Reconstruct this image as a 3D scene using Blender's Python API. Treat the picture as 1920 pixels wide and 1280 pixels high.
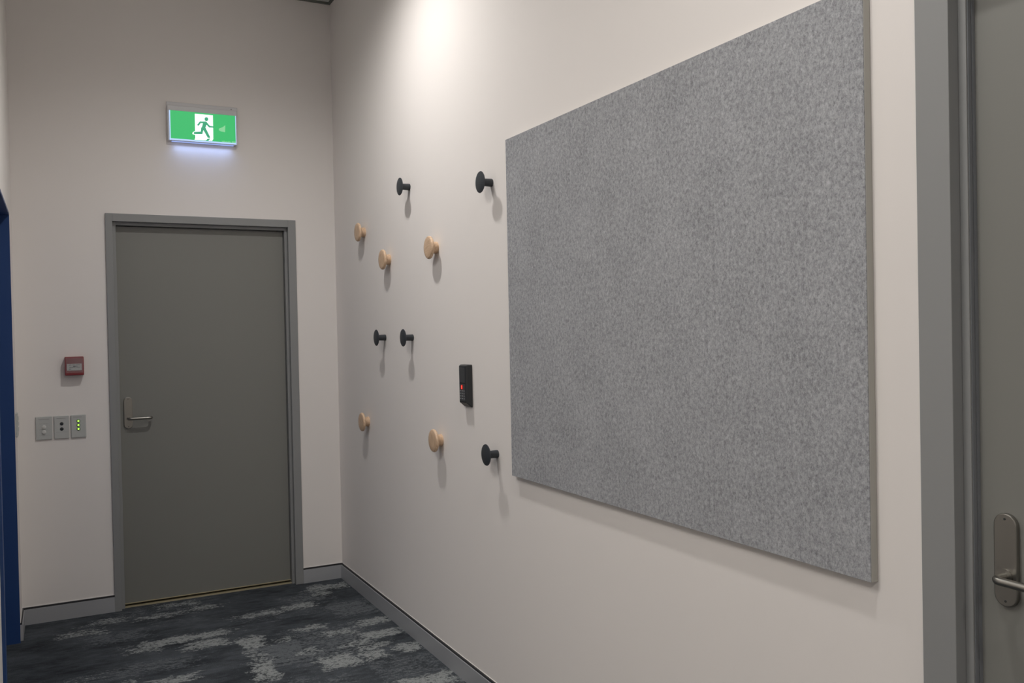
import bpy, bmesh, math, random
from mathutils import Vector, Matrix
random.seed(3)
for o in list(bpy.data.objects): bpy.data.objects.remove(o)
S = bpy.context.scene
COL = S.collection
PI = math.pi

# ------------------------------------------------------------ camera, exposure, world
# the corner of the two walls is the origin: back wall y = 0, right wall x = 0, floor z = 0
F_PX = 1653.5
YAW, PITCH, ROLL = 0.4771, -0.0131, -0.0199
CAM = Vector((-1.4754, -5.1005, 1.4444))
fwd = Vector((math.sin(YAW)*math.cos(PITCH), math.cos(YAW)*math.cos(PITCH), math.sin(PITCH)))
rt = Vector((math.cos(YAW), -math.sin(YAW), 0)); up = rt.cross(fwd)
r2 = rt*math.cos(ROLL) + up*math.sin(ROLL); u2 = -rt*math.sin(ROLL) + up*math.cos(ROLL)
cam = bpy.data.objects.new('camera', bpy.data.cameras.new('camera')); COL.objects.link(cam)
M = Matrix.Identity(4)
for i in range(3):
    M[i][0] = r2[i]; M[i][1] = u2[i]; M[i][2] = -fwd[i]; M[i][3] = CAM[i]
cam.matrix_world = M
cam.data.sensor_width = 36; cam.data.lens = F_PX/1920*36; cam.data.clip_start = 0.02
S.camera = cam
S.view_settings.view_transform = 'Standard'; S.view_settings.look = 'None'
S.view_settings.gamma = 1; S.view_settings.use_curve_mapping = False
S.view_settings.exposure = 0.27
w = bpy.data.worlds.new('world'); S.world = w; w.use_nodes = True
w.node_tree.nodes['Background'].inputs[0].default_value = (0.9, 0.95, 1, 1)
w.node_tree.nodes['Background'].inputs[1].default_value = 0.3
CEIL = 3.385
# ceiling downlights (x, y, watts) and the unseen panels added as fill in the open area (x, y, watts)
DOWN = [(-0.64, -1.57, 98), (-0.64, -4.00, 56), (-0.64, -6.43, 60)]  # the last one is a guess, added unseen behind the camera for more light
FILL_PANELS = [(-2.35, -3.3, 17), (-2.75, -6.0, 9)]
LAMP_COL = (1.0, 0.975, 0.945)

# ------------------------------------------------------------ materials
def new_mat(name):
    m = bpy.data.materials.new(name); m.use_nodes = True
    nt = m.node_tree; b = nt.nodes['Principled BSDF']
    return m, nt, b
def mat(name, col, rough=0.6, metal=0.0, bump=0.0, scale=200, var=0.0, spec=0.5, coat=0.0, stretch=None):
    m, nt, b = new_mat(name); N = nt.nodes; L = nt.links
    b.inputs['Base Color'].default_value = (*col, 1)
    b.inputs['Roughness'].default_value = rough; b.inputs['Metallic'].default_value = metal
    b.inputs['Specular IOR Level'].default_value = spec
    b.inputs['Coat Weight'].default_value = coat
    tc = N.new('ShaderNodeTexCoord'); mp = N.new('ShaderNodeMapping'); L.new(tc.outputs['Object'], mp.inputs[0])
    if stretch: mp.inputs['Scale'].default_value = stretch
    n = N.new('ShaderNodeTexNoise'); n.inputs['Scale'].default_value = scale; n.inputs['Detail'].default_value = 3
    L.new(mp.outputs[0], n.inputs['Vector'])
    if bump:
        bp = N.new('ShaderNodeBump'); bp.inputs['Strength'].default_value = bump; bp.inputs['Distance'].default_value = 0.001
        L.new(n.outputs['Fac'], bp.inputs['Height']); L.new(bp.outputs[0], b.inputs['Normal'])
    if var:
        r = N.new('ShaderNodeMapRange'); r.inputs[1].default_value = 0.3; r.inputs[2].default_value = 0.7
        r.inputs[3].default_value = 1-var; r.inputs[4].default_value = 1+var
        L.new(n.outputs['Fac'], r.inputs[0])
        mx = N.new('ShaderNodeVectorMath'); mx.operation = 'SCALE'; mx.inputs[0].default_value = col
        L.new(r.outputs[0], mx.inputs['Scale']); L.new(mx.outputs[0], b.inputs['Base Color'])
    return m
def emit(name, col, s):
    m, nt, b = new_mat(name)
    b.inputs['Base Color'].default_value = (*[c*0.4 for c in col], 1)
    b.inputs['Roughness'].default_value = 0.35
    b.inputs['Emission Color'].default_value = (*col, 1); b.inputs['Emission Strength'].default_value = s
    return m

WALL = mat('wall_paint', (0.84, 0.80, 0.772), 0.7, bump=0.06, scale=260, spec=0.3)
CEILM = mat('ceiling_paint', (0.80, 0.80, 0.77), 0.8, bump=0.05, scale=120)
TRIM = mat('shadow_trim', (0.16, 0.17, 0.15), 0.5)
FRAME = mat('frame_paint', (0.27, 0.275, 0.275), 0.42, bump=0.03, scale=150)
LEAF = mat('door_paint', (0.212, 0.212, 0.196), 0.45, bump=0.04, scale=300)
SEAL = mat('seal', (0.20, 0.21, 0.225), 0.45)
SKIRT = mat('skirting_paint', (0.42, 0.43, 0.45), 0.4, metal=0.2, bump=0.02, scale=90)
SKIRT_TOP = mat('skirting_groove', (0.025, 0.025, 0.028), 0.5)
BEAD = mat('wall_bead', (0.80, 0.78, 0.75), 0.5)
BRASS = mat('threshold_metal', (0.50, 0.44, 0.29), 0.38, metal=0.3)
STEEL = mat('satin_steel', (0.31, 0.30, 0.275), 0.34, metal=1.0, bump=0.05, scale=90, stretch=(1, 1, 12))
PLASTIC = mat('switch_plastic', (0.50, 0.51, 0.50), 0.4)
PLASTIC2 = mat('switch_button', (0.62, 0.62, 0.60), 0.35)
DARKBTN = mat('dark_button', (0.03, 0.035, 0.037), 0.35)
MARK = mat('plate_marking', (0.30, 0.30, 0.30), 0.6)
BLACK = mat('black_powder_coat', (0.030, 0.035, 0.042), 0.55, bump=0.03, scale=500)
RBLACK = mat('reader_plastic', (0.022, 0.024, 0.027), 0.42)
RPANEL = mat('reader_panel', (0.050, 0.053, 0.059), 0.3)
RMARK = mat('reader_marking', (0.30, 0.31, 0.32), 0.5)
RED = mat('red_plastic', (0.22, 0.026, 0.032), 0.35)
REDD = mat('red_recess', (0.17, 0.02, 0.026), 0.35)
LABEL = mat('label_paper', (0.42, 0.43, 0.42), 0.5)
INK = mat('label_ink', (0.05, 0.05, 0.05), 0.6)
BLUE = mat('blue_paint', (0.018, 0.060, 0.20), 0.45, bump=0.03, scale=150)
ALU = mat('grey_aluminium', (0.20, 0.19, 0.185), 0.4, metal=0.3)
DARK = mat('dark_gap', (0.012, 0.013, 0.015), 0.6)
BACKER = mat('board_backing', (0.40, 0.39, 0.355), 0.55)
HOUSE = mat('sign_housing', (0.66, 0.655, 0.67), 0.4)
SCREW = mat('screw_dot', (0.15, 0.15, 0.15), 0.5)
LENSM = emit('downlight_lens', (1.0, 0.95, 0.88), 6)
SIGN_G = emit('sign_green', (0.045, 0.56, 0.17), 0.62)
SIGN_W = emit('sign_white', (0.95, 1.0, 1.0), 1.15)
SIGN_E = emit('sign_edge', (0.50, 0.68, 1.0), 0.72)
SIGN_M = emit('sign_man', (0.05, 0.42, 0.22), 0.62)
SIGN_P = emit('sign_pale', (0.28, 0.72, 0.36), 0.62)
SIGN_U = emit('sign_underlight', (0.36, 0.48, 0.95), 0.62)
LED_G = emit('green_led', (0.45, 0.95, 0.10), 1.3)
RIM_G = mat('led_rim', (0.06, 0.13, 0.02), 0.35)
LED_R = emit('red_led', (1.0, 0.05, 0.03), 2.2)
REDGLOW = emit('red_dim', (0.35, 0.01, 0.01), 0.6)

def clear_mat():
    m, nt, b = new_mat('clear_cover')
    b.inputs['Base Color'].default_value = (0.95, 0.9, 0.9, 1); b.inputs['Roughness'].default_value = 0.12
    b.inputs['Alpha'].default_value = 0.07
    return m
CLEAR = clear_mat()

def wood_mat():
    m, nt, b = new_mat('pale_ash_wood'); N = nt.nodes; L = nt.links
    tc = N.new('ShaderNodeTexCoord'); mp = N.new('ShaderNodeMapping'); mp.inputs['Scale'].default_value = (1, 1, 0.14)
    L.new(tc.outputs['Object'], mp.inputs[0])
    n = N.new('ShaderNodeTexNoise'); n.inputs['Scale'].default_value = 160; n.inputs['Detail'].default_value = 4; n.inputs['Distortion'].default_value = 0.4
    L.new(mp.outputs[0], n.inputs['Vector'])
    r = N.new('ShaderNodeValToRGB'); r.color_ramp.elements[0].position = 0.35; r.color_ramp.elements[1].position = 0.68
    r.color_ramp.elements[0].color = (0.55, 0.37, 0.235, 1); r.color_ramp.elements[1].color = (0.70, 0.51, 0.355, 1)
    L.new(n.outputs['Fac'], r.inputs[0]); L.new(r.outputs[0], b.inputs['Base Color'])
    b.inputs['Roughness'].default_value = 0.45
    return m
WOOD = wood_mat()

def felt_mat():
    m, nt, b = new_mat('grey_wool_felt'); N = nt.nodes; L = nt.links
    tc = N.new('ShaderNodeTexCoord')
    def noise(scale, detail, st, rough=0.6, dist=0.0):
        mp = N.new('ShaderNodeMapping'); mp.inputs['Scale'].default_value = st; L.new(tc.outputs['Object'], mp.inputs[0])
        n = N.new('ShaderNodeTexNoise'); n.inputs['Scale'].default_value = scale; n.inputs['Detail'].default_value = detail
        n.inputs['Roughness'].default_value = rough; n.inputs['Distortion'].default_value = dist
        L.new(mp.outputs[0], n.inputs['Vector']); return n.outputs['Fac']
    a = noise(95, 5, (1, 1, 0.85), 0.70, 0.4); c = noise(260, 3, (1, 1.1, 0.8), 0.65, 0.8); d = noise(7, 2, (1, 1, 1))
    def mul(x, k):
        q = N.new('ShaderNodeMath'); q.operation = 'MULTIPLY_ADD'; L.new(x, q.inputs[0]); q.inputs[1].default_value = k; q.inputs[2].default_value = -0.5*k; return q.outputs[0]
    def add(x, y):
        q = N.new('ShaderNodeMath'); L.new(x, q.inputs[0]); L.new(y, q.inputs[1]); return q.outputs[0]
    s = add(add(mul(a, 0.85), mul(c, 0.75)), mul(d, 0.16))
    q = N.new('ShaderNodeMath'); L.new(s, q.inputs[0]); q.inputs[1].default_value = 0.5
    r = N.new('ShaderNodeValToRGB'); e = r.color_ramp.elements
    e[0].position = 0.26; e[0].color = (0.19, 0.194, 0.207, 1); e[1].position = 0.76; e[1].color = (0.53, 0.54, 0.562, 1)
    L.new(q.outputs[0], r.inputs[0]); L.new(r.outputs[0], b.inputs['Base Color'])
    b.inputs['Roughness'].default_value = 0.95; b.inputs['Specular IOR Level'].default_value = 0.15
    bp = N.new('ShaderNodeBump'); bp.inputs['Strength'].default_value = 0.25; bp.inputs['Distance'].default_value = 0.001
    L.new(c, bp.inputs['Height']); L.new(bp.outputs[0], b.inputs['Normal'])
    return m
FELT = felt_mat()

# woven patches of the carpet tiles: centre x, y, half width, half depth, strength (1 light, <1 mid grey)
LIGHT_P = [(-0.97, -0.635, .23, .045, 1), (-1.15, -0.70, .08, .05, .8), (-0.88, -0.76, .11, .06, .95),
           (-0.58, -0.45, .13, .055, .85), (-0.36, -0.42, .10, .05, 1.0), (-0.14, -0.15, .12, .07, .9), (-0.19, -0.25, .06, .05, .8),
           (-0.69, -0.86, .055, .09, 1), (-0.71, -1.24, .055, .13, 1), (-0.70, -1.03, .04, .12, .7),
           (-0.40, -0.80, .10, .035, .9), (-0.30, -0.93, .09, .055, .85), (-0.40, -1.30, .10, .09, 1), (-0.49, -1.12, .07, .05, .75),
           (-0.55, -0.90, .06, .04, .7), (-0.26, -1.12, .08, .05, .8),
           (-0.09, -0.86, .09, .06, .95), (-0.13, -1.05, .12, .055, 1), (-0.07, -1.29, .07, .05, 1), (-0.24, -1.30, .05, .07, .9), (-0.2, -1.2, .09, .04, .8),
           (-0.14, -1.70, .14, .07, 1), (-1.06, -1.15, .09, .05, 1), (-1.23, -1.10, .05, .05, .8),
           (-1.40, -0.30, .12, .06, .75), (-1.28, -0.16, .12, .06, .7), (-1.42, -0.95, .12, .05, .5),
           (-1.02, -0.20, .16, .05, .75), (-0.80, -0.17, .09, .05, .8), (-0.92, -0.05, .12, .05, .75),
           (-0.5, -1.9, .2, .06, 1), (-1.1, -1.75, .18, .07, .9), (-0.8, -2.5, .25, .06, 1), (-0.25, -2.7, .1, .2, .8), (-1.3, -2.9, .2, .07, .9)]
MID_P = [(-0.58, -1.08, .13, .16, 1), (-0.35, -1.05, .22, .28, .8), (-1.0, -0.7, .22, .16, .35), (-0.45, -0.5, .3, .13, .5), (-0.12, -0.6, .14, .14, .9), (-1.25, -0.45, .16, .09, .8), (-1.15, -0.95, .22, .08, .75), (-0.75, -1.5, .2, .12, .8), (-0.3, -0.3, .14, .08, .8),
         (-0.15, -1.5, .17, .14, .7), (-0.95, -0.33, .16, .08, .5), (-1.05, -0.12, .26, .12, .6), (-0.62, -1.55, .25, .1, .7), (-1.35, -0.25, .14, .12, .4)]
def carpet_mat():
    m, nt, b = new_mat('carpet_tiles'); N = nt.nodes; L = nt.links
    geo = N.new('ShaderNodeNewGeometry')
    def noise(scale, detail, rough=0.6, st=(1, 1, 1), col=False):
        mp = N.new('ShaderNodeMapping'); mp.inputs['Scale'].default_value = st; L.new(geo.outputs['Position'], mp.inputs[0])
        n = N.new('ShaderNodeTexNoise'); n.inputs['Scale'].default_value = scale; n.inputs['Detail'].default_value = detail; n.inputs['Roughness'].default_value = rough
        L.new(mp.outputs[0], n.inputs['Vector']); return n.outputs['Color' if col else 'Fac']
    def math_(op, a, c):
        q = N.new('ShaderNodeMath'); q.operation = op
        for i, v in enumerate((a, c)):
            if isinstance(v, (int, float)): q.inputs[i].default_value = v
            else: L.new(v, q.inputs[i])
        return q.outputs[0]
    wob = N.new('ShaderNodeVectorMath'); wob.operation = 'MULTIPLY_ADD'
    L.new(noise(9, 6, 0.72, (1, 1.3, 1), True), wob.inputs[0]); wob.inputs[1].default_value = (0.26, 0.17, 0); L.new(geo.outputs['Position'], wob.inputs[2])
    off = N.new('ShaderNodeVectorMath'); off.operation = 'SUBTRACT'; L.new(wob.outputs[0], off.inputs[0]); off.inputs[1].default_value = (0.13, 0.085, 0)
    P = off.outputs[0]
    def patches(lst, soft):
        acc = None
        for (x, y, hx, hy, s) in lst:
            a = N.new('ShaderNodeVectorMath'); a.operation = 'SUBTRACT'; L.new(P, a.inputs[0]); a.inputs[1].default_value = (x, y, 0)
            a2 = N.new('ShaderNodeVectorMath'); a2.operation = 'MULTIPLY'; L.new(a.outputs[0], a2.inputs[0]); a2.inputs[1].default_value = (1/hx, 1/hy, 0)
            ab = N.new('ShaderNodeVectorMath'); ab.operation = 'ABSOLUTE'; L.new(a2.outputs[0], ab.inputs[0])
            sx = N.new('ShaderNodeSeparateXYZ'); L.new(ab.outputs[0], sx.inputs[0])
            mxo = math_('MAXIMUM', sx.outputs[0], sx.outputs[1])
            r = N.new('ShaderNodeMapRange'); r.interpolation_type = 'SMOOTHSTEP'
            r.inputs[1].default_value = 1+soft; r.inputs[2].default_value = 1-soft; r.inputs[3].default_value = 0; r.inputs[4].default_value = s
            L.new(mxo, r.inputs[0])
            acc = r.outputs[0] if acc is None else math_('MAXIMUM', acc, r.outputs[0])
        return acc
    fine = noise(75, 5, 0.8, (0.75, 1.25, 1)); fine2 = noise(330, 2, 0.6); mid = noise(26, 4, 0.7, (0.6, 1.5, 1)); big = noise(5, 3, 0.6, (0.6, 1.3, 1))
    # threshold each mask with speckle so the patches break up at their rims
    def thresh(mask, k):
        sp = math_('ADD', math_('MULTIPLY', fine, 2.5), math_('MULTIPLY', mid, 1.3))
        t = math_('ADD', math_('MULTIPLY', mask, k), math_('SUBTRACT', sp, 2.45))
        r = N.new('ShaderNodeMapRange'); r.inputs[1].default_value = -0.05; r.inputs[2].default_value = 0.09; L.new(t, r.inputs[0]); return r.outputs[0]
    lm = thresh(patches(LIGHT_P, 0.6), 0.80)
    mm = thresh(patches(MID_P, 0.5), 0.75)
    base = N.new('ShaderNodeValToRGB'); e = base.color_ramp.elements
    e[0].position = 0.36; e[0].color = (0.026, 0.030, 0.035, 1); e[1].position = 0.62; e[1].color = (0.078, 0.087, 0.098, 1)
    L.new(math_('ADD', math_('MULTIPLY', big, 0.6), math_('MULTIPLY', mid, 0.4)), base.inputs[0])
    def mix(f, a, c):
        q = N.new('ShaderNodeMix'); q.data_type = 'RGBA'; L.new(f, q.inputs[0])
        for i, v in ((6, a), (7, c)):
            if isinstance(v, tuple): q.inputs[i].default_value = (*v, 1)
            else: L.new(v, q.inputs[i])
        return q.outputs[2]
    c1 = mix(math_('MULTIPLY', mm, 0.8), base.outputs[0], (0.130, 0.141, 0.152))
    hole = N.new('ShaderNodeMapRange'); hole.inputs[1].default_value = 0.54; hole.inputs[2].default_value = 0.60; hole.inputs[3].default_value = 1; hole.inputs[4].default_value = 0.25
    L.new(noise(52, 4, 0.7, (0.8, 1.4, 1)), hole.inputs[0])
    c2 = mix(math_('MULTIPLY', lm, hole.outputs[0]), c1, (0.26, 0.275, 0.275))
    sp = N.new('ShaderNodeMapRange'); sp.inputs[1].default_value = 0.3; sp.inputs[2].default_value = 0.7; sp.inputs[3].default_value = 0.5; sp.inputs[4].default_value = 1.5
    L.new(fine2, sp.inputs[0])
    sc = N.new('ShaderNodeVectorMath'); sc.operation = 'SCALE'; L.new(c2, sc.inputs[0]); L.new(sp.outputs[0], sc.inputs['Scale'])
    L.new(sc.outputs[0], b.inputs['Base Color'])
    b.inputs['Roughness'].default_value = 0.95; b.inputs['Specular IOR Level'].default_value = 0.1
    bp = N.new('ShaderNodeBump'); bp.inputs['Strength'].default_value = 0.5; bp.inputs['Distance'].default_value = 0.003
    L.new(fine2, bp.inputs['Height']); L.new(bp.outputs[0], b.inputs['Normal'])
    return m
CARPET = carpet_mat()

# ------------------------------------------------------------ mesh helpers
def finish(bm, name, m, parent=None, smooth=False, bevel=0, seg=2):
    bmesh.ops.recalc_face_normals(bm, faces=bm.faces)
    me = bpy.data.meshes.new(name); bm.to_mesh(me); bm.free()
    me.materials.append(m)
    o = bpy.data.objects.new(name, me); COL.objects.link(o)
    if parent: o.parent = parent
    if smooth:
        for p in me.polygons: p.use_smooth = True
        try: me.set_sharp_from_angle(angle=math.radians(35))
        except Exception: pass
    if bevel:
        md = o.modifiers.new('bevel', 'BEVEL'); md.width = bevel; md.segments = seg; md.limit_method = 'ANGLE'
    return o
def add_box(bm, x0, x1, y0, y1, z0, z1):
    v = [bm.verts.new((x, y, z)) for x in (x0, x1) for y in (y0, y1) for z in (z0, z1)]
    for f in ((0, 1, 3, 2), (4, 6, 7, 5), (0, 4, 5, 1), (2, 3, 7, 6), (0, 2, 6, 4), (1, 5, 7, 3)):
        bm.faces.new([v[i] for i in f])
def box(name, m, b, parent=None, bevel=0, seg=2):
    bm = bmesh.new(); add_box(bm, *b); return finish(bm, name, m, parent, bevel=bevel, seg=seg)
def boxes(name, m, bs, parent=None, bevel=0):
    bm = bmesh.new()
    for b in bs: add_box(bm, *b)
    return finish(bm, name, m, parent, bevel=bevel)
def lathe(name, m, prof, parent=None, n=48):
    # axis +X; prof: (x, r)
    bm = bmesh.new(); rings = []
    for x, r in prof:
        if r < 1e-6: rings.append([bm.verts.new((x, 0, 0))])
        else: rings.append([bm.verts.new((x, r*math.cos(2*PI*k/n), r*math.sin(2*PI*k/n))) for k in range(n)])
    for a, c in zip(rings, rings[1:]):
        for k in range(n):
            k2 = (k+1) % n
            if len(a) == 1: bm.faces.new((a[0], c[k], c[k2]))
            elif len(c) == 1: bm.faces.new((a[k], c[0], a[k2]))
            else: bm.faces.new((a[k], c[k], c[k2], a[k2]))
    return finish(bm, name, m, parent, smooth=True)
def prism(name, m, pts, d0, d1, parent=None, axis='y', bevel=0, smooth=False):
    # outline in (a, z), pushed from d0 to d1 along axis
    bm = bmesh.new()
    def P(a, z, d): return (a, d, z) if axis == 'y' else (d, a, z)
    A = [bm.verts.new(P(a, z, d0)) for a, z in pts]; B = [bm.verts.new(P(a, z, d1)) for a, z in pts]
    bm.faces.new(A); bm.faces.new(B[::-1])
    for i in range(len(pts)):
        j = (i+1) % len(pts); bm.faces.new((A[i], B[i], B[j], A[j]))
    return finish(bm, name, m, parent, bevel=bevel, smooth=smooth)
def tube(name, m, path, r, parent=None, n=16, rs=None):
    bm = bmesh.new(); rings = []
    P = [Vector(p) for p in path]
    for i, p in enumerate(P):
        t = (P[min(i+1, len(P)-1)] - P[max(i-1, 0)]).normalized()
        a = Vector((0, 0, 1)) if abs(t.z) < 0.9 else Vector((1, 0, 0))
        s = t.cross(a).normalized(); q = s.cross(t)
        rr = rs[i] if rs else r
        rings.append([bm.verts.new(p + rr*(s*math.cos(2*PI*k/n)+q*math.sin(2*PI*k/n))) for k in range(n)])
    for a, c in zip(rings, rings[1:]):
        for k in range(n): bm.faces.new((a[k], c[k], c[(k+1) % n], a[(k+1) % n]))
    bm.faces.new(rings[0]); bm.faces.new(rings[-1][::-1])
    return finish(bm, name, m, parent, smooth=True)
def empty(name, loc=(0, 0, 0), label=None, cat=None, group=None, kind=None):
    o = bpy.data.objects.new(name, None); COL.objects.link(o); o.location = loc; o.empty_display_size = 0.05
    return tag(o, label, cat, group, kind)
def tag(o, label=None, cat=None, group=None, kind=None):
    if label: o['label'] = label
    if cat: o['category'] = cat
    if group: o['group'] = group
    if kind: o['kind'] = kind
    return o
def struct(o, label=None, cat=None): return tag(o, label, cat, kind='structure')

# ------------------------------------------------------------ the room
XL = -1.66; YB = -7.4; XW = -4.4; YW = -2.3
FX0, FX1, FZ = -1.232, -0.2337, 2.10           # back door frame
RY0, RY1 = -3.961, -4.96                       # right door frame (outer)
LY0, LY1, LZ = -0.285, -1.64, 2.048             # opening of the blue door in the left wall

struct(box('floor', CARPET, (XW-.1, .3, YB-.1, .3, -0.1, 0)), 'charcoal and slate patterned carpet tile floor with pale grey weathered patches', 'floor')
struct(box('ceiling', CEILM, (XW-.1, .12, YB-.1, .12, CEIL, CEIL+.1)), 'pale ceiling just showing above the wall corner', 'ceiling')
# back wall with the door opening
e = 0.014
struct(boxes('wall_back', WALL, [(XL-.1, FX0+e, 0, .12, 0, CEIL), (FX1-e, .12, 0, .12, 0, CEIL), (FX0+e, FX1-e, 0, .12, FZ-e, CEIL)]),
       'warm white wall holding the grey door and green exit sign', 'wall')
struct(boxes('wall_right', WALL, [(0, .12, RY0-e, 0, 0, CEIL), (0, .12, YB-.1, RY1+e, 0, CEIL), (0, .12, RY1+e, RY0-e, 2.17-e, CEIL)]),
       'warm white wall with coat knobs, keypad and grey felt board', 'wall')
struct(boxes('wall_left', WALL, [(XL-.12, XL, LY0, 0, 0, CEIL), (XL-.12, XL, YW, LY1, 0, CEIL), (XL-.12, XL, LY1, LY0, LZ, CEIL)]),
       'narrow strip of warm white wall at the left edge, around the blue door recess', 'wall')
struct(box('wall_left_return', WALL, (XW-.1, XL-.12, YW, YW+.12, 0, CEIL)))
struct(box('wall_far_left', WALL, (XW-.1, XW, YB-.1, YW, 0, CEIL)))
struct(box('wall_front', WALL, (XW, 0, YB-.1, YB, 0, CEIL)))
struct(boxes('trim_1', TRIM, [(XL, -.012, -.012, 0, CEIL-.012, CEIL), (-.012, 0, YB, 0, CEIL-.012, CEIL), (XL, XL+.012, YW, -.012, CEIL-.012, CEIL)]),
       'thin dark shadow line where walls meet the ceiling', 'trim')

def skirting(name, body, groove, bead, label):
    t = struct(empty(name), label, 'skirting board')
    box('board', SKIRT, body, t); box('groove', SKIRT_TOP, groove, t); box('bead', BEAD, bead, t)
    return t
SH = 0.088
def sk_y(name, x0, x1, label):   # along the back wall
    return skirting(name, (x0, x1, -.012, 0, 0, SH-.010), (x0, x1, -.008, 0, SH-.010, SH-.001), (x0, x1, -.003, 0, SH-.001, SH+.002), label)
def sk_x(name, X, s, y0, y1, label):
    a = lambda d: tuple(sorted((X, X+s*d)))
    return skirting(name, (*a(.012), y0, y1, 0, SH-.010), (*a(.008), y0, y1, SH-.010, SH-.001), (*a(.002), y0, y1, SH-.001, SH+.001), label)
sk_y('baseboard_back', XL, FX0, 'grey skirting board left of the grey door, below the switches')
sk_y('baseboard_back', FX1, 0, 'short grey skirting board between the grey door and the corner')
sk_x('baseboard_right', 0, -1, RY0, -.012, 'long dark grey skirting board running under the coat knobs and felt board')
sk_x('baseboard_left', XL, 1, LY0+.02, -.012, 'tiny grey skirting end beside the blue jamb at the left edge')

# ------------------------------------------------------------ doors
def frame_profile(name, parent, P):
    """P maps (along, depth, z) to the world; returns nothing"""
def lever_handle(parent, pts_f, mirror=1):
    """pts_f(u, d, z): u along the door away from the hinge-free edge, d out of the leaf, z up (metres, from the plate centre bottom)"""
    W, H, T, r = 0.043, 0.168, 0.010, 0.0215
    # plate
    bm = bmesh.new(); out = []
    for k in range(17): a = PI*k/16; out.append((-r*math.cos(a)*-1, H-r+r*math.sin(a)))
    for k in range(17): a = PI+PI*k/16; out.append((r*math.cos(a), r+r*math.sin(a)))
    A = [bm.verts.new(pts_f(u, 0, z)) for u, z in out]; B = [bm.verts.new(pts_f(u, T, z)) for u, z in out]
    bm.faces.new(A); bm.faces.new(B)
    for i in range(len(out)):
        j = (i+1) % len(out); bm.faces.new((A[i], B[i], B[j], A[j]))
    bmesh.ops.remove_doubles(bm, verts=bm.verts, dist=1e-5)
    pl = finish(bm, 'handle_plate', STEEL, parent, bevel=0.0018)
    zc = 0.054
    path = [(0, T-.002, zc), (0, .02, zc), (0, .030, zc)]
    for k in range(1, 7): a = PI/2*k/6; path.append((.014-.014*math.cos(a), .030+.014*math.sin(a), zc))
    path += [(.05, .0445, zc), (.08, .045, zc), (.098, .0445, zc)]
    for k in range(1, 7): a = PI/2*k/6; path.append((.098+.014*math.sin(a), .0445-.014+.014*math.cos(a), zc))
    path += [(.112, .026, zc), (.112, .020, zc)]
    tube('lever', STEEL, [pts_f(*q) for q in path], .0075, pl)
    rose = [(0, T-.001, zc), (0, T+.003, zc)]
    tube('rose', STEEL, [pts_f(*q) for q in rose], .0145, pl, n=32)
    for z in (0.010, H-.010):
        tube('screw', DARKBTN, [pts_f(0, T-.001, z), pts_f(0, T+.0006, z)], .0022, pl, n=12)
    return pl

# door in the back wall
d1 = struct(empty('door_1', ((FX0+FX1)/2, 0, 0)), 'closed grey door in grey frame on the far wall under the exit sign', 'door')
def child(o, p):     # keep world coordinates when hung under an empty
    o.parent = p; o.matrix_parent_inverse = Matrix.Translation(-Vector(p.location)); return o
fw_l, fw_r, fw_t = 0.034, 0.044, 0.041
a0, a1, zt = FX0+fw_l, FX1-fw_r, FZ-fw_t       # inner edge of the face
b0, b1, zt2 = a0+.017, a1-.015, zt-.017         # inner edge of the stop
fr = child(boxes('door_frame', FRAME, [
    (FX0, a0, -.012, .06, 0, FZ), (a1, FX1, -.012, .06, 0, FZ), (a0, a1, -.012, .06, zt, FZ),
    (a0, b0, .018, .09, 0, zt), (b1, a1, .018, .09, 0, zt), (b0, b1, .018, .09, zt2, zt)], bevel=.0012), d1)
lf = child(box('door_leaf', LEAF, (b0+.0005, b1-.003, .05, .088, .014, zt2-.003)), d1)
child(boxes('threshold', BRASS, [(b0, b1, .030, .09, 0, .004), (b0, b1, .046, .05, .016, .020), (b0, b1, .030, .034, .004, .006)]), d1)
child(box('door_gap_seal', DARK, (b0, b1, .088, .12, 0, zt2)), d1)
h = lever_handle(d1, lambda u, d, z: Vector((-1.1405+u, .05-d, .957+z)))
child(h, d1)

# door in the right wall, nearest the camera
FZR = 2.17
d2 = struct(empty('door_2', (0, (RY0+RY1)/2, 0)), 'grey door and frame at the right edge of the picture, lever handle cut by the edge', 'door')
ca, cb = RY0-.0706, RY0-.0868                    # face edge, stop edge
child(boxes('door_frame', FRAME, [
    (-.012, .06, ca, RY0, 0, FZR), (-.012, .06, RY1, RY1+.07, 0, FZR), (-.012, .06, RY1+.07, ca, FZR-.07, FZR),
    (.015, .034, cb, ca, 0, FZR-.07), (.015, .034, RY1+.07, RY1+.086, 0, FZR-.07), (.015, .034, RY1+.086, cb, FZR-.086, FZR-.07)], bevel=.0012), d2)
child(boxes('door_seal', SEAL, [(.019, .026, cb-.0015, cb, 0, FZR-.09), (.029, .040, cb-.0030, cb, 0, FZR-.09)]), d2)
child(box('door_leaf', LEAF, (.0365, .075, RY1+.088, cb-.001, .012, FZR-.088)), d2)
child(box('door_gap_seal', DARK, (.075, .12, RY1+.03, ca+.04, 0, FZR-.03)), d2)
h = lever_handle(d2, lambda u, d, z: Vector((.0365-d, -4.103-u, .930+z)))
child(h, d2)

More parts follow.
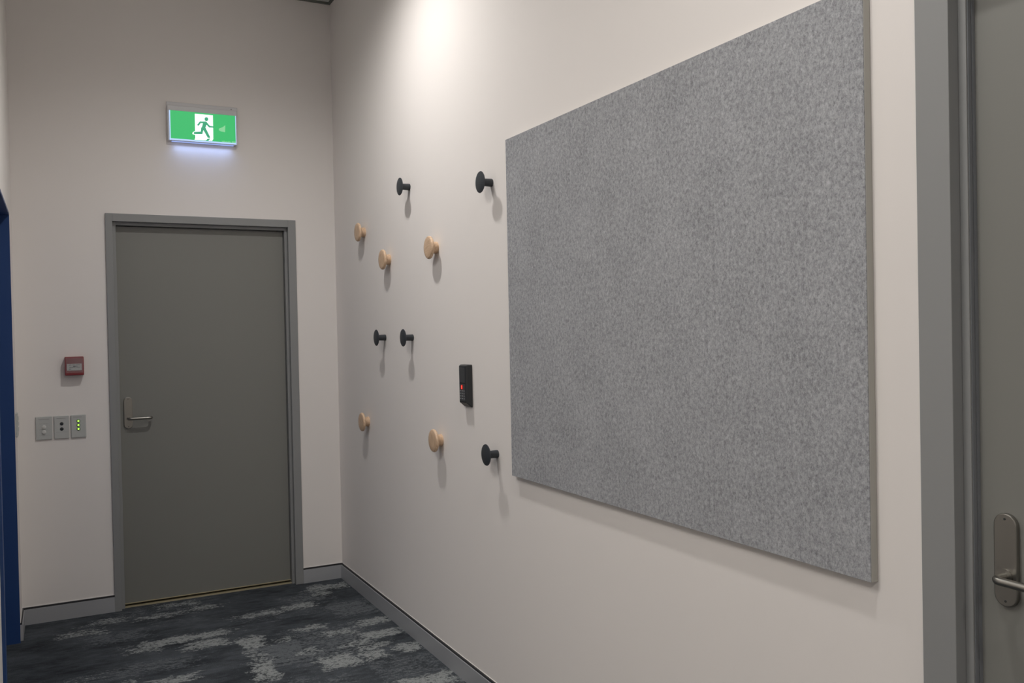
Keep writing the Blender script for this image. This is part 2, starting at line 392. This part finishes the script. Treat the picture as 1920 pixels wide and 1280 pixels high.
# blue door recess in the left wall
d3 = struct(empty('door_3', (XL, (LY0+LY1)/2, 0)), 'dark blue door jamb showing as a strip along the left edge', 'door')
DX = XL-.060
child(boxes('door_jamb', BLUE, [(DX, XL+.001, LY0-.012, LY0, 0, LZ), (DX, XL+.001, LY1, LY1+.012, 0, LZ), (DX, XL+.001, LY1, LY0, LZ-.012, LZ)]), d3)
child(box('door_architrave', BLUE, (XL, XL+.010, LY1-.055, LY1, 0, LZ+.04)), d3)
child(boxes('door_stop', ALU, [(DX-.008, DX, LY0-.016, LY0, 0, LZ), (DX-.008, DX, LY1, LY1+.016, 0, LZ), (DX-.008, DX, LY1, LY0, LZ-.016, LZ)]), d3)
child(box('door_leaf', BLUE, (XL-.11, DX-.010, LY1+.002, LY0-.002, .012, LZ-.003)), d3)

# ------------------------------------------------------------ exit sign
sg = empty('exit_sign', (-.733, 0, 2.60), 'glowing green running man exit sign above the far grey door', 'exit sign')
H0, H1, Z0, Z1 = -.9150, -.5510, 2.4975, 2.6925; DY = -.036
def sc(o, p=sg): return child(o, p)
sc(box('mounting_plate', HOUSE, (-.917, -.5455, -.012, 0, 2.66, 2.716), bevel=.003))
tube_o = tube('screw', SCREW, [(-.578, -.0115, 2.703), (-.578, -.0128, 2.703)], .0028, None, n=12); sc(tube_o)
body = sc(box('housing', HOUSE, (H0, H1, DY, 0, Z0+.004, Z1), bevel=.004, seg=3))
G0, G1, GZ0, GZ1 = -.9010, -.5625, 2.5120, 2.6630
pan = sc(box('green_panel', SIGN_G, (G0, G1, DY-.004, DY+.001, GZ0, GZ1)))
sc(boxes('lit_edge', SIGN_E, [(G0-.005, G0, DY-.005, DY, GZ0-.008, GZ1), (G1, G1+.0028, DY-.005, DY, GZ0-.006, GZ1), (G0-.005, G1+.0028, DY-.005, DY, GZ0-.0075, GZ0)]))
sc(box('lit_top_edge', HOUSE, (G0-.005, G1+.004, DY-.006, DY, GZ1, GZ1+.005)))
sc(box('underlight', SIGN_U, (H0+.02, H1-.02, DY+.008, -.008, Z0+.002, Z0+.0045)))
ll = bpy.data.lights.new('underlight_lamp', 'AREA'); ll.shape = 'RECTANGLE'; ll.size = .30; ll.size_y = .02; ll.energy = 0.11; ll.color = (.33, .50, 1.0); ll.spread = math.radians(125)
lo = bpy.data.objects.new('underlight_lamp', ll); COL.objects.link(lo); lo.location = ((H0+H1)/2, DY/2-.006, Z0-.001); sc(lo)
pw, ph = G1-G0, GZ1-GZ0
def S2(x, y):   # from the pictogram's own drawing grid (1110 x 478) to the panel
    u = (x-365)/1110; v = (y-(430+85*u))/(480-10*u)
    return (G0+u*pw, GZ1-v*ph)
def flat(name, m, pts, d, par=pan):
    o = prism(name, m, [S2(*q) for q in pts], DY-.004-d, DY-.004-d+.0006, None); return sc(o)
door_white = [(778, 487), (1085, 512), (1082, 920), (1060, 950), (1000, 945), (1040, 912), (1020, 908), (985, 912), (958, 940), (770, 932), (762, 925), (778, 905), (776, 846), (735, 838), (728, 824), (736, 806), (776, 782)]
flat('exit_pictogram_door', SIGN_W, door_white, .0007)
def stroke(pts, w0, w1=None):
    """outline of a tapering bent bar"""
    w1 = w1 or w0; n = len(pts); L_, R_ = [], []
    for i, p in enumerate(pts):
        a = Vector(pts[max(i-1, 0)]); b = Vector(pts[min(i+1, n-1)]); t = (b-a).normalized(); nn = Vector((-t.y, t.x))
        w_ = (w0+(w1-w0)*i/(n-1))/2
        k = 1.0
        if 0 < i < n-1:
            s1 = (Vector(p)-a).normalized(); s2 = (b-Vector(p)).normalized(); k = 1/max(.5, math.cos(s1.angle(s2)/2))
        L_.append(tuple(Vector(p)+nn*w_*k)); R_.append(tuple(Vector(p)-nn*w_*k))
    return L_ + R_[::-1]
bm = bmesh.new()
man = [[(973+33*math.cos(2*PI*k/24), 578+35*math.sin(2*PI*k/24)) for k in range(24)],
       stroke([(822, 688), (868, 632), (930, 634)], 30), [(905, 618), (962, 616), (985, 648), (952, 728), (930, 745), (882, 742), (900, 690), (912, 645)],
       stroke([(958, 632), (1022, 706), (1092, 712)], 34, 26), stroke([(904, 725), (884, 814), (752, 818)], 48, 36), stroke([(925, 725), (1010, 892)], 54, 44),
       [(990, 890), (1000, 900), (1024, 902), (1030, 890), (1015, 875)], [(958, 942), (985, 914), (1028, 912), (1000, 940)]]
def area2(p): return sum(p[i][0]*p[(i+1) % len(p)][1]-p[(i+1) % len(p)][0]*p[i][1] for i in range(len(p)))
for i, pts in enumerate(man):
    q = [S2(*t) for t in pts]; y1 = DY-.0055-i*.00004
    A = [bm.verts.new((a, y1, z)) for a, z in q]; B = [bm.verts.new((a, DY-.0042, z)) for a, z in q]
    bm.faces.new(A); bm.faces.new(B)
    for k in range(len(q)):
        j = (k+1) % len(q); bm.faces.new((A[k], B[k], B[j], A[j]))
sc(finish(bm, 'running_man', SIGN_M))
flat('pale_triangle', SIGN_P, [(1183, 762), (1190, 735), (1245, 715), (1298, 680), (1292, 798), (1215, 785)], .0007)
marks = []
x = 1232
while x < 1470:
    wd = random.choice((7, 9, 12)); hgt = random.choice((12, 16, 20)) if x < 1390 else 22
    if not 1385 < x < 1402:
        yy = 958+(x-1232)*.065
        a = S2(x, yy+8-hgt); b = S2(x+wd, yy+8); marks.append((a[0], b[0], DY-.0048, DY-.004, b[1], a[1]))
    x += wd+4
sc(boxes('small_print', SIGN_P, marks))

# ------------------------------------------------------------ red call point
cp = empty('fire_call_point', (-1.395, 0, 1.303), 'small square red fire alarm call point with a pale label, above the switch plates', 'alarm call point')
X0, X1, C0, C1 = -1.4385, -1.3505, 1.2555, 1.3515
child(box('body', RED, (X0, X1, -.044, 0, C0, C1), bevel=.004, seg=3), cp)
child(box('recess_panel', REDD, (X0+.010, X1-.010, -.0455, -.043, C0+.022, C1-.012)), cp)
child(box('label_card', LABEL, (X0+.0095, X1-.0105, -.047, -.0450, C0+.026, C0+.060)), cp)
child(boxes('label_text', INK, [(-1.420, -1.408, -.0475, -.0469, 1.3085, 1.3110), (-1.404, -1.392, -.0475, -.0469, 1.3090, 1.3112), (-1.388, -1.368, -.0475, -.0469, 1.3090, 1.3110),
      (-1.401, -1.389, -.0475, -.0469, 1.3010, 1.3050), (-1.386, -1.381, -.0475, -.0469, 1.3015, 1.3045), (-1.418, -1.390, -.0475, -.0469, 1.2965, 1.2985), (-1.387, -1.368, -.0475, -.0469, 1.2965, 1.2985),
      (-1.421, -1.410, -.0475, -.0469, 1.2870, 1.2900)]), cp)
bm = bmesh.new()   # bowed clear flap
nn = 12
for i in range(nn+1):
    x = X0+.004+(X1-X0-.008)*i/nn; yv = -.049-.007*math.sin(PI*i/nn)
    for z in (C0+.014, C1-.004): bm.verts.new((x, yv, z)); bm.verts.new((x, yv+.0016, z))
bm.verts.ensure_lookup_table()
for i in range(nn):
    a = [bm.verts[4*i+k] for k in range(4)]; b = [bm.verts[4*i+4+k] for k in range(4)]
    for q in ((0, 2), (1, 3), (0, 1), (2, 3)): bm.faces.new((a[q[0]], a[q[1]], b[q[1]], b[q[0]]))
child(finish(bm, 'clear_cover', CLEAR, smooth=True), cp)

# ------------------------------------------------------------ switch plates
def plate(name, x0, x1, label, cat):
    t = empty(name, ((x0+x1)/2, 0, .99), label, cat)
    child(box('plate', PLASTIC, (x0, x1, -.008, 0, .9315, 1.0495), bevel=.003, seg=3), t)
    return t
def disc(name, m, x, z, r, d0, d1, t, par=None):
    o = lathe(name, m, [(0, 0), (0, r), (d1-d0-.0008, r), (d1-d0, r*.86), (d1-d0, 0)], None, n=28)
    o.rotation_euler = (0, 0, -PI/2); o.location = (x, -d0, z)
    bpy.context.view_layer.update()
    o.parent = t; o.matrix_parent_inverse = Matrix.Translation(-Vector(t.location)); return o
p1 = plate('light_switch', -1.578, -1.503, 'white wall plate with two white round push switches, leftmost of the three plates', 'light switch')
for z in (.996, .971): disc('push_button', PLASTIC2, -1.540, z, .0095, .0075, .0135, p1)
for mk in ([(-1.565, -1.517, -.0084, -.0078, 1.0350, 1.0372), (-1.562, -1.520, -.0084, -.0078, 1.0125, 1.0135), (-1.562, -1.520, -.0084, -.0078, .9835, .9842), (-1.565, -1.517, -.0084, -.0078, .9530, .9536)]): child(box('marking', MARK, mk), p1)
p2 = plate('button_plate', -1.4945, -1.4250, 'white wall plate with two dark round buttons, middle of the three plates', 'switch plate')
for z in (1.0085, .9815): disc('round_button', DARKBTN, -1.4595, z, .0085, .0075, .0105, p2)
for mk in ([(-1.483, -1.441, -.0084, -.0078, 1.0345, 1.0372), (-1.487, -1.433, -.0084, -.0078, .9650, .9656)]): child(box('marking', MARK, mk), p2)
p3 = plate('indicator_plate', -1.4170, -1.3465, 'white wall plate with three green lit indicators, rightmost of the three plates', 'indicator plate')
for z in (1.0175, .9965, .9765):
    o = disc('indicator', RIM_G, -1.3825, z, .0082, .0075, .0110, p3)
    q = disc('green_light', LED_G, -1.3825, z, .0045, .0105, .0128, p3)
    q.parent = o; q.matrix_parent_inverse = Matrix.Identity(4); q.location = (.0030, 0, 0); q.rotation_euler = (0, 0, 0)
for mk in ([(-1.406, -1.366, -.0084, -.0078, 1.0375, 1.0395)]): child(box('marking', MARK, mk), p3)
# plate seen edge-on on the left wall
g = empty('wall_socket', (XL, -.14, 1.03), 'white wall plate seen edge on beside the blue jamb at the left edge', 'wall plate')
child(box('plate', PLASTIC, (XL, XL+.010, -.200, -.125, .972, 1.088), bevel=.003, seg=3), g)
child(boxes('rocker', PLASTIC2, [(XL+.0095, XL+.014, -.185, -.142, 1.00+.026*k, 1.018+.026*k) for k in range(3)], bevel=.001), g)

# ------------------------------------------------------------ coat knobs (axis along -x, out of the right wall)
def knob(name, m, R, pr, D, wood):
    t = empty(name, (0, 0, 0), 'x', 'coat knob')
    if wood:
        post = [(0, 0), (0, pr*.98), (.004, pr*1.0), (.016, pr*.93), (.022, pr*.96), (.025, pr*1.12), (.026, 0)]
        disk = [(.0245, 0), (.0245, pr), (.026, pr*1.35), (.0285, R*.86), (.031, R*.975), (.0345, R), (.0385, R*.985), (D-.0015, R*.94), (D, R*.88), (D-.0002, R*.5), (D, 0)]
    else:
        post = [(0, 0), (0, pr), (.002, pr*1.03), (D-.008, pr*.96), (D-.006, pr*1.05), (D-.006, 0)]
        disk = [(D-.0068, 0), (D-.0068, pr*1.1), (D-.0045, R*.80), (D-.0034, R*.96), (D-.002, R), (D-.0006, R*.99), (D, R*.965), (D, 0)]
    a = lathe('stem', m, [(-x, r) for x, r in post], t); b = lathe('knob_face', m, [(-x, r) for x, r in disk], t, n=64)
    return t
def dup(src, loc, label, rx):
    r = src.copy(); COL.objects.link(r); r.location = loc; r.rotation_euler = (rx, 0, 0); r['label'] = label
    for ch in list(src.children):
        c = ch.copy(); COL.objects.link(c); c.parent = r
    return r
kb = knob('coat_knob', BLACK, .0405, .0147, .0495, False); kw = knob('coat_knob', WOOD, .0497, .0262, .0430, True)
BK = [(-1.240, 2.117, 'black round coat knob, topmost of the black knobs left of the felt board'),
      (-2.105, 2.001, 'large looking black coat knob beside the upper left corner of the felt board'),
      (-0.858, 1.419, 'black coat knob, left one of the side by side pair at mid height'),
      (-1.242, 1.418, 'black coat knob, right one of the side by side pair at mid height'),
      (-2.108, 0.976, 'black coat knob beside the lower left corner of the felt board, below the keypad')]
WK = [(-0.557, 1.980, 'pale wooden coat knob high up, nearest the room corner in the upper trio'),
      (-0.944, 1.804, 'pale wooden coat knob, middle and lowest of the upper wooden trio'),
      (-1.553, 1.807, 'pale wooden coat knob below and between the two top black knobs'),
      (-0.556, 0.970, 'low pale wooden coat knob nearest the room corner'),
      (-1.560, 0.973, 'low pale wooden coat knob below the keypad, beside the lowest black knob')]
for src, lst, grp in ((kb, BK, 'black coat knobs on the wall'), (kw, WK, 'wooden coat knobs on the wall')):
    for i, (y, z, lab) in enumerate(lst):
        if i == 0:
            o = src; o.location = (0, y, z); o['label'] = lab
        else: o = dup(src, (0, y, z), lab, 0.7*i)
        o['group'] = grp

# ------------------------------------------------------------ access keypad
rd = empty('access_keypad', (0, -1.858, 1.23), 'black wall keypad card reader with a small red light, left of the felt board', 'keypad')
bm = bmesh.new()
def ring(x, y0, y1, z0, z1): return [bm.verts.new((x, y, z)) for y, z in ((y0, z0), (y1, z0), (y1, z1), (y0, z1))]
rs = [ring(0, -1.897, -1.822, 1.1375, 1.309), ring(-.006, -1.897, -1.822, 1.1385, 1.309), ring(-.021, -1.895, -1.823, 1.152, 1.3085), ring(-.028, -1.890, -1.826, 1.156, 1.303)]
for a, b in zip(rs, rs[1:]):
    for k in range(4): bm.faces.new((a[k], a[(k+1) % 4], b[(k+1) % 4], b[k]))
bm.faces.new(rs[0]); bm.faces.new(rs[-1][::-1])
child(finish(bm, 'housing', RBLACK, bevel=.003), rd)
child(box('reader_panel', RPANEL, (-0.0292, -0.0270, -1.884, -1.830, 1.236, 1.297), bevel=.001), rd)
child(box('keypad_panel', RPANEL, (-0.0290, -0.0270, -1.884, -1.830, 1.162, 1.231), bevel=.001), rd)
ks = []
for r_ in range(4):
    for c_ in range(3): ks.append((-0.0305, -0.0285, -1.8790+.0165*c_, -1.8735+.0165*c_, 1.170+.0105*r_, 1.1745+.0105*r_))
child(boxes('key', RMARK, ks), rd)
child(box('status_window', REDGLOW, (-0.0298, -0.0285, -1.864, -1.848, 1.210, 1.2275)), rd)
child(box('status_light', LED_R, (-0.0310, -0.0295, -1.8570, -1.8530, 1.2115, 1.2255), bevel=.0004), rd)

# ------------------------------------------------------------ felt pinboard
BY0, BY1, BZ0, BZ1 = -2.2651, -3.8493, .9180, 2.1291
fb = empty('pinboard', (0, (BY0+BY1)/2, BZ0), 'large rectangular grey felt pinboard filling the right part of the wall', 'pinboard')
child(box('backing', BACKER, (-.0185, -.0008, BY1, BY0, BZ0, BZ1), bevel=.0008), fb)
child(box('felt_face', FELT, (-.0205, -.0185, BY1+.0012, BY0, BZ0, BZ1), bevel=.0006), fb)

# ------------------------------------------------------------ ceiling lights
def downlight(x, y, watts, label):
    r = 0.085
    t = empty('ceiling_light', (x, y, CEIL), label, 'ceiling light', 'round recessed ceiling lights')
    bm = bmesh.new(); n = 40
    prof = [(r, -.001), (r+.004, -.006), (r+.02, -.004), (r+.022, 0), (r, 0)]
    R_ = [[bm.verts.new((rr*math.cos(2*PI*k/n), rr*math.sin(2*PI*k/n), z)) for k in range(n)] for rr, z in prof]
    for i in range(len(prof)):
        a, b = R_[i], R_[(i+1) % len(prof)]
        for k in range(n): bm.faces.new((a[k], a[(k+1) % n], b[(k+1) % n], b[k]))
    finish(bm, 'trim_ring', HOUSE, t, smooth=True)
    bm = bmesh.new(); bm.faces.new([bm.verts.new((r*math.cos(2*PI*k/n), r*math.sin(2*PI*k/n), -.001)) for k in range(n)])
    finish(bm, 'lens', LENSM, t)
    l = bpy.data.lights.new('lamp', 'SPOT'); l.energy = watts; l.color = LAMP_COL
    l.spot_size = math.radians(153); l.spot_blend = 1.0; l.shadow_soft_size = 0.075
    lo = bpy.data.objects.new('lamp', l); COL.objects.link(lo); lo.parent = t; lo.location = (0, 0, -.012)
def fill_panel_light(x, y, watts, label):  # unseen panel, added only to raise the ambient light
    t = empty('ceiling_panel', (x, y, CEIL), label, 'ceiling light', 'rectangular ceiling light panels')
    boxes('panel_frame', HOUSE, [(-.6, .6, -.30, -.285, -.012, 0), (-.6, .6, .285, .30, -.012, 0), (-.6, -.585, -.285, .285, -.012, 0), (.585, .6, -.285, .285, -.012, 0)], t)
    box('diffuser', LENSM, (-.585, .585, -.285, .285, -.006, -.001), t)
    l = bpy.data.lights.new('lamp', 'AREA'); l.shape = 'RECTANGLE'; l.size = 1.16; l.size_y = .56; l.energy = watts; l.color = LAMP_COL
    lo = bpy.data.objects.new('lamp', l); COL.objects.link(lo); lo.parent = t; lo.location = (0, 0, -.009)
for (x, y, wt), lab in zip(DOWN, ['round recessed ceiling light over the coat knobs, near the far grey door', 'round recessed ceiling light above the near grey door', 'round recessed ceiling light behind the camera near the right wall']):
    downlight(x, y, wt, lab)
for (x, y, wt), lab in zip(FILL_PANELS, ['rectangular ceiling panel over the open area left of the camera', 'rectangular ceiling panel in the far left rear of the room']):
    fill_panel_light(x, y, wt, lab)
